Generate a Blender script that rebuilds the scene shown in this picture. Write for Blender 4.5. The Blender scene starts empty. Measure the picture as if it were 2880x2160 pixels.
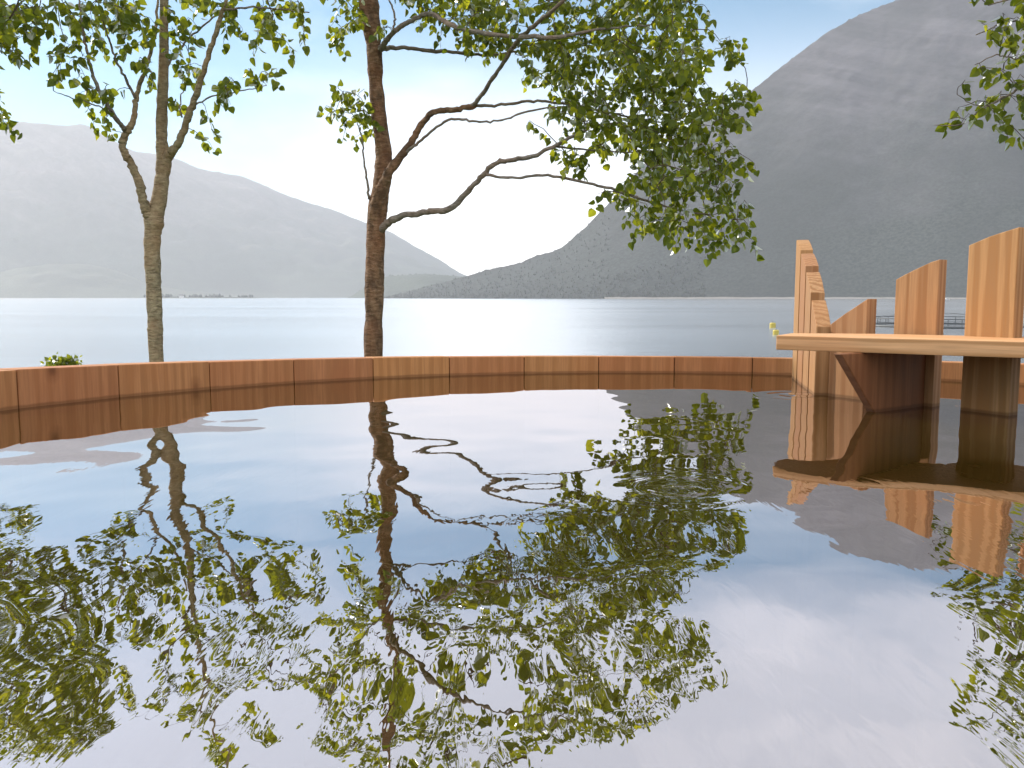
import bpy, math, random
import numpy as np
from mathutils import Vector
C = bpy.context.scene.collection
sc = bpy.context.scene
R = math.radians

# ---------------------------------------------------------------- camera
F, CX, CY = 2396.0, 1440.0, 1080.0        # focal length and centre in photograph pixels
PITCH = math.atan(244 / F)
H = 0.15                                   # eye height above the tub water (z = 0)
cd = bpy.data.cameras.new('camera'); cam = bpy.data.objects.new('camera', cd); C.objects.link(cam)
cam.location = (0, 0, H); cam.rotation_euler = (R(90) - PITCH, 0, 0)
cd.sensor_width = 36; cd.lens = F / 2880 * 36; cd.clip_start = 0.02; cd.clip_end = 40000
sc.camera = cam

# ---------------------------------------------------------------- sky, sun, exposure
SUN_AZ, SUN_EL = R(-54), R(30)             # azimuth from +Y, negative = left
w = bpy.data.worlds.new('World'); sc.world = w; w.use_nodes = True
nt = w.node_tree; nt.nodes.clear()
out = nt.nodes.new('ShaderNodeOutputWorld'); bg = nt.nodes.new('ShaderNodeBackground')
sky = nt.nodes.new('ShaderNodeTexSky'); sky.sky_type = 'NISHITA'; sky.sun_disc = False
sky.sun_elevation = SUN_EL; sky.sun_rotation = SUN_AZ
sky.air_density = 1.0; sky.dust_density = .05; sky.ozone_density = 1.2
tc = nt.nodes.new('ShaderNodeTexCoord')
mp = nt.nodes.new('ShaderNodeMapping'); mp.inputs['Scale'].default_value = (1.2, 1.2, 3.2)
nz = nt.nodes.new('ShaderNodeTexNoise'); nz.inputs['Scale'].default_value = 2.3; nz.inputs['Detail'].default_value = 6; nz.inputs['Roughness'].default_value = .55
rp = nt.nodes.new('ShaderNodeValToRGB'); rp.color_ramp.elements[0].position = .50; rp.color_ramp.elements[1].position = .78
rp.color_ramp.elements[1].color = (.42, .42, .42, 1)
mx = nt.nodes.new('ShaderNodeMixRGB'); mx.inputs[2].default_value = (18., 17.4, 17.1, 1)
nt.links.new(tc.outputs['Generated'], mp.inputs[0]); nt.links.new(mp.outputs[0], nz.inputs[0])
nt.links.new(nz.outputs[0], rp.inputs[0]); sz = nt.nodes.new('ShaderNodeSeparateXYZ'); nt.links.new(tc.outputs['Generated'], sz.inputs[0])
mr = nt.nodes.new('ShaderNodeMapRange'); nt.links.new(sz.outputs[2], mr.inputs[0]); mr.inputs[1].default_value = .31; mr.inputs[2].default_value = .44; mr.inputs[3].default_value = .0; mr.inputs[4].default_value = .42
ad = nt.nodes.new('ShaderNodeMath'); ad.operation = 'ADD'; ad.use_clamp = True
ml = nt.nodes.new('ShaderNodeMath'); ml.operation = 'MULTIPLY'; ml.inputs[1].default_value = .8
nt.links.new(rp.outputs[0], ml.inputs[0]); nt.links.new(ml.outputs[0], ad.inputs[0]); 
def mrange(src, a, b, c, d):
    m = nt.nodes.new('ShaderNodeMapRange'); nt.links.new(src, m.inputs[0]); m.interpolation_type = 'SMOOTHSTEP'
    for i_, v_ in enumerate((a, b, c, d)): m.inputs[i_ + 1].default_value = v_
    return m.outputs[0]
def wmath(op, a, b):
    m = nt.nodes.new('ShaderNodeMath'); m.operation = op; m.use_clamp = True
    nt.links.new(a, m.inputs[0]); nt.links.new(b, m.inputs[1]); return m.outputs[0]
# bank of bright cloud low over the fjord
bank = wmath('MULTIPLY', mrange(sz.outputs[2], .05, .325, 1., 0), wmath('MULTIPLY', mrange(sz.outputs[1], .1, .8, 0, 1), mrange(sz.outputs[0], -.34, -.06, .0, .92)))
back_fill = mrange(sz.outputs[1], -.4, .1, .42, 0)      # unseen bright overcast added behind the bather as neutral fill light
nt.links.new(wmath('ADD', wmath('ADD', mr.outputs[0], back_fill), bank), ad.inputs[1]); nt.links.new(ad.outputs[0], mx.inputs[0])
hs = nt.nodes.new('ShaderNodeHueSaturation'); hs.inputs['Saturation'].default_value = 1.75; hs.inputs['Hue'].default_value = .485
nt.links.new(sky.outputs[0], hs.inputs['Color']); nt.links.new(hs.outputs[0], mx.inputs[1])
nt.links.new(mx.outputs[0], bg.inputs[0]); nt.links.new(bg.outputs[0], out.inputs[0])
bg.inputs[1].default_value = 0.043
sl = bpy.data.lights.new('sun', 'SUN'); sl.energy = 2.1; sl.angle = R(.5); sl.color = (1, .91, .76)
so = bpy.data.objects.new('sun', sl); C.objects.link(so)
sd = Vector((math.sin(SUN_AZ) * math.cos(SUN_EL), math.cos(SUN_AZ) * math.cos(SUN_EL), math.sin(SUN_EL)))
so.rotation_euler = sd.to_track_quat('Z', 'Y').to_euler()
sc.view_settings.view_transform = 'Standard'; sc.view_settings.look = 'None'
sc.view_settings.gamma = 1; sc.view_settings.use_curve_mapping = False
sc.view_settings.exposure = 1.4
HAZE = 0.66e-4
sc.cycles.use_denoising = True
sc.cycles.max_bounces = 8; sc.cycles.transparent_max_bounces = 16
sc.cycles.volume_bounces = 2; sc.cycles.caustics_reflective = False; sc.cycles.caustics_refractive = False
sc.cycles.sample_clamp_indirect = 6

# ---------------------------------------------------------------- helpers
def ray(px, py):
    u, v = (px - CX) / F, (CY - py) / F
    c, s = math.cos(PITCH), math.sin(PITCH)
    return np.array((u, c + v * s, -s + v * c))
def at(px, py, Y):
    d = ray(px, py); return np.array((0, 0, H)) + d * (Y / d[1])
def atz(px, py, z):
    d = ray(px, py); return np.array((0, 0, H)) + d * ((z - H) / d[2])
def tag(o, label=None, cat=None, group=None, kind=None):
    for k, v in (('label', label), ('category', cat), ('group', group), ('kind', kind)):
        if v: o[k] = v
    return o
def thing(name, loc, label, cat, group=None):
    o = bpy.data.objects.new(name, None); C.objects.link(o); o.location = loc; o.empty_display_size = .1
    return tag(o, label, cat, group)
def obj(name, V, Fc, mats, parent=None, smooth=False, off=None):
    """Link one mesh object; V is in world metres and is rebased to the parent's place."""
    V = np.asarray(V, float)
    o0 = np.array(off) if off is not None else (np.array(parent_loc(parent)) if parent else np.zeros(3))
    me = bpy.data.meshes.new(name)
    me.from_pydata((V - o0).tolist(), [], [list(f) for f in Fc]); me.update()
    if not isinstance(mats, (list, tuple)): mats = [mats]
    for m in mats: me.materials.append(m)
    if smooth: me.polygons.foreach_set('use_smooth', [True] * len(me.polygons))
    o = bpy.data.objects.new(name, me); C.objects.link(o)
    if parent: o.parent = parent
    if off is not None: o.location = off if not parent else np.array(off) - np.array(parent_loc(parent))
    return o
def parent_loc(p):
    l = Vector(p.location)
    while p.parent: p = p.parent; l += p.location
    return l
def prism(poly, z0, z1):
    """Vertical prism over a plan polygon; z1 may be a list of top heights."""
    n = len(poly); t = z1 if isinstance(z1, (list, tuple)) else [z1] * n; b = z0 if isinstance(z0, (list, tuple)) else [z0] * n
    V = [(p[0], p[1], b[i]) for i, p in enumerate(poly)] + [(p[0], p[1], t[i]) for i, p in enumerate(poly)]
    Fc = [list(range(n))[::-1], list(range(n, 2 * n))] + [[i, (i + 1) % n, n + (i + 1) % n, n + i] for i in range(n)]
    return V, Fc
def extrude(face, d):
    """Solid from a planar outline (list of 3-D points) pushed by vector d."""
    n = len(face); A = [np.array(p, float) for p in face]; B = [p + np.array(d, float) for p in A]
    return A + B, [list(range(n)), list(range(n, 2 * n))[::-1]] + [[i, i + n, (i + 1) % n + n, (i + 1) % n] for i in range(n)]
def bevel(o, wd=.0015, seg=2):
    import bmesh
    bm = bmesh.new(); bm.from_mesh(o.data); bmesh.ops.recalc_face_normals(bm, faces=bm.faces)
    bmesh.ops.bevel(bm, geom=bm.edges[:], offset=wd, segments=seg, profile=.6, affect='EDGES')
    bm.to_mesh(o.data); bm.free(); return o
def fixn(o):
    import bmesh
    bm = bmesh.new(); bm.from_mesh(o.data); bmesh.ops.recalc_face_normals(bm, faces=bm.faces); bm.to_mesh(o.data); bm.free(); return o
def smooth_path(P, n=6):
    P = [np.array(p, float) for p in P]; Q = [2 * P[0] - P[1]] + P + [2 * P[-1] - P[-2]]; o_ = []
    for i in range(1, len(Q) - 2):
        a, b, c, d = Q[i - 1:i + 3]
        for k in range(n):
            t = k / n
            o_.append(.5 * (2 * b + (c - a) * t + (2 * a - 5 * b + 4 * c - d) * t * t + (3 * b - a - 3 * c + d) * t ** 3))
    o_.append(P[-1]); return np.array(o_)
def tube(P, rad, sides=8, V=None, Fc=None, rough=0, rng=None):
    V = [] if V is None else V; Fc = [] if Fc is None else Fc
    P = np.asarray(P); n = len(P); T = np.gradient(P, axis=0); T /= np.linalg.norm(T, axis=1)[:, None] + 1e-9
    up = np.array((0, 0, 1.)) if abs(T[0][2]) < .9 else np.array((0, 1., 0))
    x = np.cross(up, T[0]); x /= np.linalg.norm(x); b0 = len(V)
    for i in range(n):
        x = x - T[i] * x.dot(T[i]); x /= np.linalg.norm(x) + 1e-9; y = np.cross(T[i], x)
        for k in range(sides):
            a = 2 * math.pi * k / sides
            r = rad[i] * (1 + (rough * rng.normal() if rough else 0))
            V.append(P[i] + (x * math.cos(a) + y * math.sin(a)) * r)
    for i in range(n - 1):
        for k in range(sides):
            a, b = b0 + i * sides + k, b0 + i * sides + (k + 1) % sides
            Fc.append((a, b, b + sides, a + sides))
    Fc.append(tuple(b0 + (n - 1) * sides + k for k in range(sides))); Fc.append(tuple(b0 + k for k in range(sides))[::-1])
    return V, Fc

# ---- materials
class NT:
    def __init__(s, name):
        s.m = bpy.data.materials.new(name); s.m.use_nodes = True; s.t = s.m.node_tree; s.t.nodes.clear()
        s.out = s.n('OutputMaterial')
    def n(s, typ, **kw):
        nd = s.t.nodes.new('ShaderNode' + typ)
        for k, v in kw.items():
            if hasattr(nd, k): setattr(nd, k, v)
            else: nd.inputs[k.replace('_', ' ')].default_value = v
        return nd
    def l(s, a, b): s.t.links.new(a, b)
    def ramp(s, src, stops):
        r = s.n('ValToRGB'); e = r.color_ramp.elements
        while len(e) < len(stops): e.new(.5)
        for i, (p, c) in enumerate(stops): e[i].position = p; e[i].color = (*c, 1) if len(c) == 3 else c
        s.l(src, r.inputs[0]); return r.outputs[0]
    def mix(s, f, a, b, mode='MIX'):
        m = s.n('MixRGB', blend_type=mode)
        for i, v in enumerate((f, a, b)):
            if hasattr(v, 'is_output'): s.l(v, m.inputs[i])
            else: m.inputs[i].default_value = v if i == 0 else ((*v, 1) if len(v) == 3 else v)
        return m.outputs[0]
    def math(s, op, a, b=0., clamp=False):
        m = s.n('Math', operation=op, use_clamp=clamp)
        for i, v in enumerate((a, b)):
            if hasattr(v, 'is_output'): s.l(v, m.inputs[i])
            else: m.inputs[i].default_value = v
        return m.outputs[0]
    def noise(s, vec, scale, detail=4, rough=.55, dist=0):
        n = s.n('TexNoise', Scale=scale, Detail=detail, Roughness=rough, Distortion=dist)
        if vec is not None: s.l(vec, n.inputs['Vector'])
        return n.outputs[0]
    def mapped(s, scale, src='Object', rnd=False, rot=(0, 0, 0)):
        t = s.n('TexCoord'); m = s.n('Mapping'); m.inputs['Scale'].default_value = scale; m.inputs['Rotation'].default_value = rot
        v = t.outputs[src]
        if rnd:
            oi = s.n('ObjectInfo'); va = s.n('VectorMath', operation='MULTIPLY_ADD')
            s.l(oi.outputs['Random'], va.inputs[0]); va.inputs[1].default_value = (7.3, 11.1, 3.7); s.l(v, va.inputs[2]); v = va.outputs[0]
        s.l(v, m.inputs[0]); return m.outputs[0]
    def bsdf(s, col, rough=.6, normal=None, **kw):
        b = s.n('BsdfPrincipled')
        for k, v in (('Base Color', col), ('Roughness', rough)):
            if hasattr(v, 'is_output'): s.l(v, b.inputs[k])
            else: b.inputs[k].default_value = (*v, 1) if k == 'Base Color' and len(v) == 3 else v
        for k, v in kw.items(): b.inputs[k.replace('_', ' ')].default_value = v
        if normal is not None: s.l(normal, b.inputs['Normal'])
        s.l(b.outputs[0], s.out.inputs[0]); return b
    def bump(s, h, strength=.3, dist=.002):
        b = s.n('Bump', Strength=strength, Distance=dist); s.l(h, b.inputs['Height']); return b.outputs[0]

def wood_mat(name, base, dark, axis='z', wet=False, seed=0., rough=.62, rs=19, rd=10):
    s = NT(name)
    sc3 = {'z': (1, 1, .045), 'x': (.045, 1, 1), 'y': (1, .045, 1)}[axis]
    v = s.mapped(sc3, 'Object', True)
    warp = s.noise(v, 16 + seed, 3, .5)
    rings = s.n('TexWave', wave_type='RINGS', rings_direction={'z': 'Z', 'x': 'X', 'y': 'Y'}[axis])
    rings.inputs['Scale'].default_value = rs; rings.inputs['Distortion'].default_value = rd; rings.inputs['Detail'].default_value = 3; rings.inputs['Detail Scale'].default_value = 1.1
    s.l(v, rings.inputs[0])
    fine = s.noise(s.mapped(tuple(a * 1 for a in sc3), 'Object', True), 330, 4, .6)
    g = s.ramp(rings.outputs[0], [(.15, dark), (.62, base)])
    col = s.mix(s.math('MULTIPLY', s.ramp(fine, [(.35, (0, 0, 0)), (.65, (1, 1, 1))]), .6), g, tuple(c * .6 for c in base))
    blot = s.noise(s.mapped((1, 1, .5), 'Object', True), 9, 3)
    col = s.mix(s.ramp(blot, [(.38, (.35,) * 3), (.62, (0, 0, 0))]), col, (base[0] * .78, base[1] * .6, base[2] * .5))
    # knots
    kv = s.mapped({'z': (1, 1, .7), 'x': (.7, 1, 1), 'y': (1, .7, 1)}[axis], 'Object', True)
    vo = s.n('TexVoronoi', Scale=8.5); s.l(kv, vo.inputs[0])
    kn = s.ramp(s.math('ADD', vo.outputs['Distance'], s.math('MULTIPLY', warp, .05)), [(.07, (.9,) * 3), (.10, (.35,) * 3), (.16, (.0,) * 3)])
    col = s.mix(kn, col, (dark[0] * .42, dark[1] * .34, dark[2] * .3))
    oi = s.n('ObjectInfo'); hv = s.n('HueSaturation')
    s.l(s.math('ADD', s.math('MULTIPLY', oi.outputs['Random'], .15), .92), hv.inputs['Value'])
    s.l(s.math('ADD', s.math('MULTIPLY', oi.outputs['Random'], .012), .494), hv.inputs['Hue']); s.l(col, hv.inputs['Color']); col = hv.outputs[0]
    if wet:       # wood soaks up water just above the water line
        geo = s.n('NewGeometry'); sx = s.n('SeparateXYZ'); s.l(geo.outputs['Position'], sx.inputs[0])
        zz = s.math('SUBTRACT', sx.outputs[2], s.math('MULTIPLY', s.noise(s.mapped((1, 1, 0), 'Object'), 30, 3), .004))
        wetf = s.ramp(s.math('MULTIPLY', zz, 100), [(.08, (.6,) * 3), (.34, (0, 0, 0))])
        col = s.mix(wetf, col, (dark[0] * .35, dark[1] * .32, dark[2] * .3))
    s.bsdf(col, rough, s.bump(s.math('ADD', fine, s.math('MULTIPLY', rings.outputs[0], .4)), .2, .0008), **{'Specular_IOR_Level': .3})
    return s.m

M = {}
M['stave'] = wood_mat('tub_wood', (.53, .245, .098), (.42, .185, .068), 'z', True)
M['slat'] = wood_mat('slat_wood', (.47, .26, .12), (.31, .145, .052), 'z', True, rs=33, rd=8)
M['shelf'] = wood_mat('shelf_wood', (.74, .42, .22), (.46, .235, .10), 'x', rs=60, rd=6)
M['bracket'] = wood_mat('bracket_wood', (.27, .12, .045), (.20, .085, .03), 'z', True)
M['floor'] = wood_mat('tub_floor_wood', (.34, .22, .09), (.22, .13, .05), 'y')

s = NT('galvanised_steel'); s.bsdf((.42, .43, .44), s.ramp(s.noise(s.mapped((1, 1, 1)), 40), [(.3, (.3,) * 3), (.7, (.5,) * 3)]), Metallic=.9); M['steel'] = s.m

# birch bark
def bark_mat(name, light, mid, dark, crack):
    s = NT(name)
    v = s.mapped((1, 1, 3.2)); v2 = s.mapped((1, 1, .5))
    n1 = s.noise(v, 26, 6, .65); n2 = s.noise(v2, 22, 5, .6); n3 = s.noise(s.mapped((1, 1, 1)), 6, 3)
    col = s.ramp(n1, [(.30, dark), (.48, mid), (.66, light)])
    col = s.mix(s.ramp(n2, [(.40, (crack,) * 3), (.56, (0, 0, 0))]), col, tuple(c * .45 for c in dark))
    col = s.mix(s.ramp(n3, [(.4, (0, 0, 0)), (.65, (.5,) * 3)]), col, (mid[0] * 1.1, mid[1] * .78, mid[2] * .6))
    lent = s.noise(s.mapped((1, 1, 9)), 60, 2)
    col = s.mix(s.ramp(lent, [(.60, (0, 0, 0)), (.68, (.7,) * 3)]), col, tuple(c * .5 for c in dark))
    s.bsdf(col, .85, s.bump(s.math('ADD', n1, n2), .9, .02)); return s.m
M['bark_brown'] = bark_mat('brown_birch_bark', (.36, .235, .15), (.23, .13, .07), (.09, .05, .028), .65)
M['bark_grey'] = bark_mat('grey_birch_bark', (.46, .39, .26), (.34, .275, .175), (.17, .135, .085), .3)
M['branch'] = bark_mat('branch_bark', (.36, .32, .28), (.25, .22, .19), (.13, .11, .09), .3)
s = NT('twig_bark'); s.bsdf((.075, .05, .035), .8); M['twig'] = s.m

def leaf_mat(name, d0, d1, t0, t1):
    s = NT(name)
    g = s.n('NewGeometry'); r = g.outputs['Random Per Island']
    dif = s.mix(r, d0, d1); tr = s.mix(s.ramp(r, [(.0, (0, 0, 0)), (.6, (.25,) * 3), (.8, (.5,) * 3), (1, (1, 1, 1))]), t0, t1)
    D = s.n('BsdfDiffuse'); T = s.n('BsdfTranslucent'); G = s.n('BsdfGlossy', Roughness=.38); G.inputs[0].default_value = (.9, .95, 1, 1)
    s.l(dif, D.inputs[0]); s.l(tr, T.inputs[0])
    m1 = s.n('MixShader'); m1.inputs[0].default_value = .56; s.l(D.outputs[0], m1.inputs[1]); s.l(T.outputs[0], m1.inputs[2])
    lw = s.n('Fresnel', IOR=1.35); m2 = s.n('MixShader'); s.l(s.math('MULTIPLY', lw.outputs[0], .35), m2.inputs[0]); s.l(m1.outputs[0], m2.inputs[1]); s.l(G.outputs[0], m2.inputs[2])
    s.l(m2.outputs[0], s.out.inputs[0]); return s.m
M['leaf'] = leaf_mat('birch_leaf', (.08, .115, .022), (.14, .17, .03), (.17, .22, .014), (.68, .68, .03))

# ---------------------------------------------------------------- haze, fjord, mountains
SEA = -3.9
def fbm(x, y, seed, octv=5, lac=2.03, gain=.5):
    rg = np.random.default_rng(seed); o_ = np.zeros_like(x); a = 1.
    for k in range(octv):
        for j in range(5):
            th = rg.uniform(0, 2 * math.pi); fr = lac ** k * rg.uniform(.75, 1.3); o_ = o_ + a * np.sin((x * math.cos(th) + y * math.sin(th)) * fr * 2 * math.pi + rg.uniform(0, 6.28) + 1.3 * np.sin(fr * (y * math.cos(th * 2) + x) * 2.1)) / 5 ** .5
        a *= gain
    return o_

def mountain(name, prof, r_shore, r_ridge, mat, x0, x1, nx=320, ny=90, rel=.08, seed=1, conc=1.25, edge=1.0):
    """Terrain between a shore line and a ridge line; prof = skyline as photograph pixels."""
    px = np.linspace(x0, x1, nx); xs, ys = zip(*prof)
    # smooth interpolation of the skyline
    py = np.interp(px, xs, ys); k = np.array([1, 2, 3, 2, 1]) / 9.; pad = np.pad(py, 2, mode='edge'); py = np.convolve(pad, k, mode='valid')
    V = np.zeros((ny + 12, nx, 3))
    for i in range(nx):
        d = ray(px[i], py[i]); hor = math.hypot(d[0], d[1]); el = d[2] / hor; az = math.atan2(d[0], d[1])
        rs = np.interp(px[i], *r_shore); rr = np.interp(px[i], *r_ridge); zr = H + el * rr
        t = np.linspace(0, 1, ny); r = rs + (rr - rs) * t
        prof_t = t ** conc
        zz = (SEA - 4) + (zr - SEA + 4) * prof_t
        V[:ny, i] = np.stack((np.sin(az) * r, np.cos(az) * r, zz), 1)
        tb = np.linspace(.12, 1, 12); rb = rr + (rr - rs) * .8 * tb + 300 * tb
        V[ny:, i] = np.stack((np.sin(az) * rb, np.cos(az) * rb, zr * (1 - tb ** 1.4) + (SEA - 6) * tb ** 1.4), 1)
    sc_ = 1 / 520.
    n = fbm(V[..., 0] * sc_, V[..., 1] * sc_, seed, 6, 2.1, .52)
    tt = np.concatenate((np.linspace(0, 1, ny), np.ones(12)))[:, None]
    amp = rel * (V[..., 2] - SEA + 10).clip(0) * np.sin(np.pi * tt.clip(0, .985)) ** .8
    V[..., 2] += n * amp
    # forest fringe along the skyline
    rg = np.random.default_rng(seed + 9); V[ny - 1, :, 2] += edge * rg.normal(0, 1, nx).clip(-.5, 2.5) * 1.0
    Vf = V.reshape(-1, 3); Fc = [(a * nx + b, a * nx + b + 1, (a + 1) * nx + b + 1, (a + 1) * nx + b) for a in range(ny + 11) for b in range(nx - 1)]
    o = obj(name, Vf, Fc, mat, smooth=True); tag(o, kind='structure'); return V[:ny]

def hill_mat(name, green, rock, tree_top):
    s = NT(name)
    g = s.n('NewGeometry'); p = g.outputs['Position']; sx = s.n('SeparateXYZ'); s.l(p, sx.inputs[0])
    n1 = s.noise(p, .004, 8, .62); n2 = s.noise(p, .03, 6, .7); n3 = s.noise(p, .11, 3, .7)
    alt = s.math('ADD', s.math('DIVIDE', sx.outputs[2], tree_top), s.math('MULTIPLY', s.math('SUBTRACT', n1, .5), 1.1))
    f = s.ramp(alt, [(.25, (0, 0, 0)), (1.2 / 1.2, (1, 1, 1))])
    c1 = s.mix(s.ramp(n3, [(.35, (0, 0, 0)), (.65, (1, 1, 1))]), tuple(c * .65 for c in green), tuple(c * 1.35 for c in green))
    c2 = s.mix(s.ramp(n2, [(.38, (0, 0, 0)), (.62, (1, 1, 1))]), tuple(c * .8 for c in rock), tuple(c * 1.15 for c in rock))
    st_ = s.n('Mapping'); st_.inputs['Rotation'].default_value = (0, R(-28), 0); s.l(p, st_.inputs[0]); sm_ = s.n('Mapping'); sm_.inputs['Scale'].default_value = (.0011, .0011, .013); s.l(st_.outputs[0], sm_.inputs[0])
    bands = s.ramp(s.noise(sm_.outputs[0], 1, 5, .6), [(.50, (0, 0, 0)), (.66, (.5,) * 3)])        # pale scree and grass ledges
    patch = s.ramp(s.noise(p, .0022, 4, .6), [(.40, (.5,) * 3), (.6, (0, 0, 0))])
    col = s.mix(s.math('MULTIPLY', bands, f), s.mix(f, c1, c2), tuple(c * 1.75 for c in rock)); col = s.mix(patch, col, tuple(c * .62 for c in green))
    s.bsdf(col, .9, **{'Specular_IOR_Level': .1}); return s.m
M['hill'] = hill_mat('forested_slope', (.056, .064, .058), (.10, .097, .104), 800.)
M['hill_far'] = hill_mat('far_slope', (.06, .075, .05), (.12, .11, .10), 1100.)

right_prof = [(1080, 838), (1180, 812), (1310, 777), (1366, 760), (1470, 738), (1514, 718), (1570, 702), (1600, 680), (1657, 629), (1722, 560), (1823, 449), (1968, 352), (2113, 256), (2240, 154), (2320, 95), (2400, 50), (2520, 2), (2650, -40), (2800, -65), (3000, -60), (3300, 0), (3700, 60), (4600, 150), (5600, 250)]
VR = mountain('mountain', right_prof, ([1080, 1600, 2900, 5600], [2900, 2350, 2150, 2300]), ([1080, 1320, 1700, 2500, 5600], [3150, 3000, 3000, 3500, 3600]), M['hill'], 1080, 5600, 620, 130, .012, 3, 1.12, 2.0)
left_prof = [(-3200, 560), (-1500, 470), (-700, 400), (-200, 360), (65, 343), (152, 352), (239, 350), (330, 401), (360, 420), (434, 430), (490, 447), (564, 477), (681, 495), (733, 516), (794, 547), (960, 599), (1107, 657), (1172, 697), (1237, 729), (1282, 762), (1312, 776), (1420, 802), (1600, 836)]
mountain('mountain', left_prof, ([-3200, 1600], [6000, 6600]), ([-3200, 1600], [8600, 9000]), M['hill_far'], -3200, 1600, 420, 70, .05, 8, 1.1, 3)
low_prof = [(-2200, 740), (-900, 730), (-300, 770), (0, 766), (60, 752), (150, 742), (240, 742), (310, 755), (370, 777), (420, 800), (520, 818), (650, 832), (760, 838)]
mountain('hill', low_prof, ([-2200, 760], [5400, 5600]), ([-2200, 760], [6400, 6200]), M['hill_far'], -2200, 760, 260, 40, .06, 12, 1.0, 5)
mid_prof = [(980, 838), (1030, 806), (1085, 776), (1200, 770), (1310, 778), (1420, 806), (1520, 838)]
mountain('hill', mid_prof, ([980, 1520], [4300, 4000]), ([980, 1520], [5000, 4700]), M['hill_far'], 980, 1520, 140, 40, .06, 15, 1.0, 4)

# spruce and birch wood on the lower slopes of the near mountain: one mass
def wood_mass():
    rg = np.random.default_rng(5); V = []; Fc = []
    ny, nx = VR.shape[:2]; n = 0
    while n < 8000:
        b = int(rg.uniform(0, .62) * (nx - 2)); a = int((rg.uniform() ** 2.6) * (ny - 2) * (.24 if b > .14 * nx else 1.)) + 1
        fa, fb = rg.uniform(), rg.uniform()
        p = VR[a, b] * (1 - fa) * (1 - fb) + VR[a + 1, b] * fa * (1 - fb) + VR[a, b + 1] * (1 - fa) * fb + VR[a + 1, b + 1] * fa * fb
        if p[2] < SEA + 1 or b > .20 * nx: n += 1; continue
        h = rg.uniform(3.5, 8); r = h * rg.uniform(.24, .42); b0 = len(V)
        for k in range(5):
            an = k * 1.2566 + rg.uniform(0, 1.2); V.append(p + np.array((math.cos(an) * r, math.sin(an) * r, h * .18)))
        V.append(p + np.array((rg.normal() * .4, 0, h))); V.append(p - np.array((0, 0, 1.)))
        for k in range(5): Fc += [(b0 + k, b0 + (k + 1) % 5, b0 + 5), (b0 + (k + 1) % 5, b0 + k, b0 + 6)]
        n += 1
    return V, Fc
s = NT('far_wood'); g = s.n('NewGeometry')
s.bsdf(s.mix(g.outputs['Random Per Island'], (.046, .056, .044), (.068, .077, .060)), .9); M['wood'] = s.m
V, Fc = wood_mass(); tag(obj('forest', V, Fc, M['wood']), 'dark green wood covering the lower slope of the near mountain', 'forest', kind='stuff')

# pale stony shore under the near mountain
def shore_strip():
    V = []; px = np.linspace(1700, 4200, 120); rg = np.random.default_rng(2)
    for x in px:
        d = ray(x, 836); az = math.atan2(d[0], d[1]); r = np.interp(x, [1080, 1600, 2900, 5600], [2900, 2350, 2150, 2300])
        for dr, z in ((-70, SEA - 1.), (-40, SEA + .6), (30, SEA + 4.5 + rg.uniform(0, 1.5)), (70, SEA + 2)): V.append((math.sin(az) * (r + dr), math.cos(az) * (r + dr), z))
    return V, [(i * 4 + k, i * 4 + k + 4, i * 4 + k + 5, i * 4 + k + 1) for i in range(119) for k in range(3)]
s = NT('shore_stone'); s.bsdf(s.mix(s.noise(s.mapped((1, 1, 1)), .05, 5), (.10, .10, .09), (.28, .26, .24)), .9); M['stone'] = s.m
V, Fc = shore_strip(); tag(obj('shore', V, Fc, M['stone']), kind='structure')

# fjord water
def fjord_mat():
    s = NT('fjord_water')
    v = s.mapped((1, 2.2, 1)); n1 = s.noise(v, .55, 4, .6); n2 = s.noise(v, .09, 4, .6); n3 = s.noise(s.mapped((.22, 1, 1)), .018, 5, .6)
    h = s.math('ADD', s.math('MULTIPLY', n1, .25), s.math('MULTIPLY', n2, .5))
    bp = s.bump(h, .5, .14)
    rg_ = s.ramp(n3, [(.35, (.185,) * 3), (.65, (.225,) * 3)])
    D = s.n('BsdfDiffuse'); D.inputs[0].default_value = (.10, .13, .16, 1); G = s.n('BsdfGlossy'); G.inputs[0].default_value = (1, 1, 1, 1)
    s.l(rg_, G.inputs['Roughness']); s.l(bp, G.inputs['Normal']); m_ = s.n('MixShader'); fr = s.n('Fresnel', IOR=1.33)
    s.l(s.math('ADD', s.math('MULTIPLY', fr.outputs[0], .4), .55, True), m_.inputs[0]); s.l(D.outputs[0], m_.inputs[1]); s.l(G.outputs[0], m_.inputs[2]); s.l(m_.outputs[0], s.out.inputs[0]); return s.m
M['fjord'] = fjord_mat()
tag(obj('fjord_water', [(-12000, 24, SEA), (12000, 24, SEA), (12000, 12000, SEA), (-12000, 12000, SEA)], [(0, 1, 2, 3)], M['fjord']), kind='structure')

# lawn and bank round the tub, running down under the fjord
def ground():
    nx, ny = 60, 60; X = np.linspace(-26, 26, nx); Y = np.linspace(-14, 34, ny); gx, gy = np.meshgrid(X, Y)
    z = -.95 - np.clip((gy - 6) / 22, 0, None) ** 1.2 * 3.1 + .05 * fbm(gx / 5, gy / 5, 4, 3)
    V = np.stack((gx, gy, z), -1).reshape(-1, 3)
    return V, [(a * nx + b, a * nx + b + 1, (a + 1) * nx + b + 1, (a + 1) * nx + b) for a in range(ny - 1) for b in range(nx - 1)]
s = NT('lawn'); n = s.noise(s.mapped((1, 1, 1)), 3, 7, .7); s.bsdf(s.ramp(n, [(.3, (.035, .055, .014)), (.7, (.10, .13, .04))]), .9, s.bump(n, .6, .05)); M['lawn'] = s.m
V, Fc = ground(); tag(obj('ground', V, Fc, M['lawn'], smooth=True), kind='structure')

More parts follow.
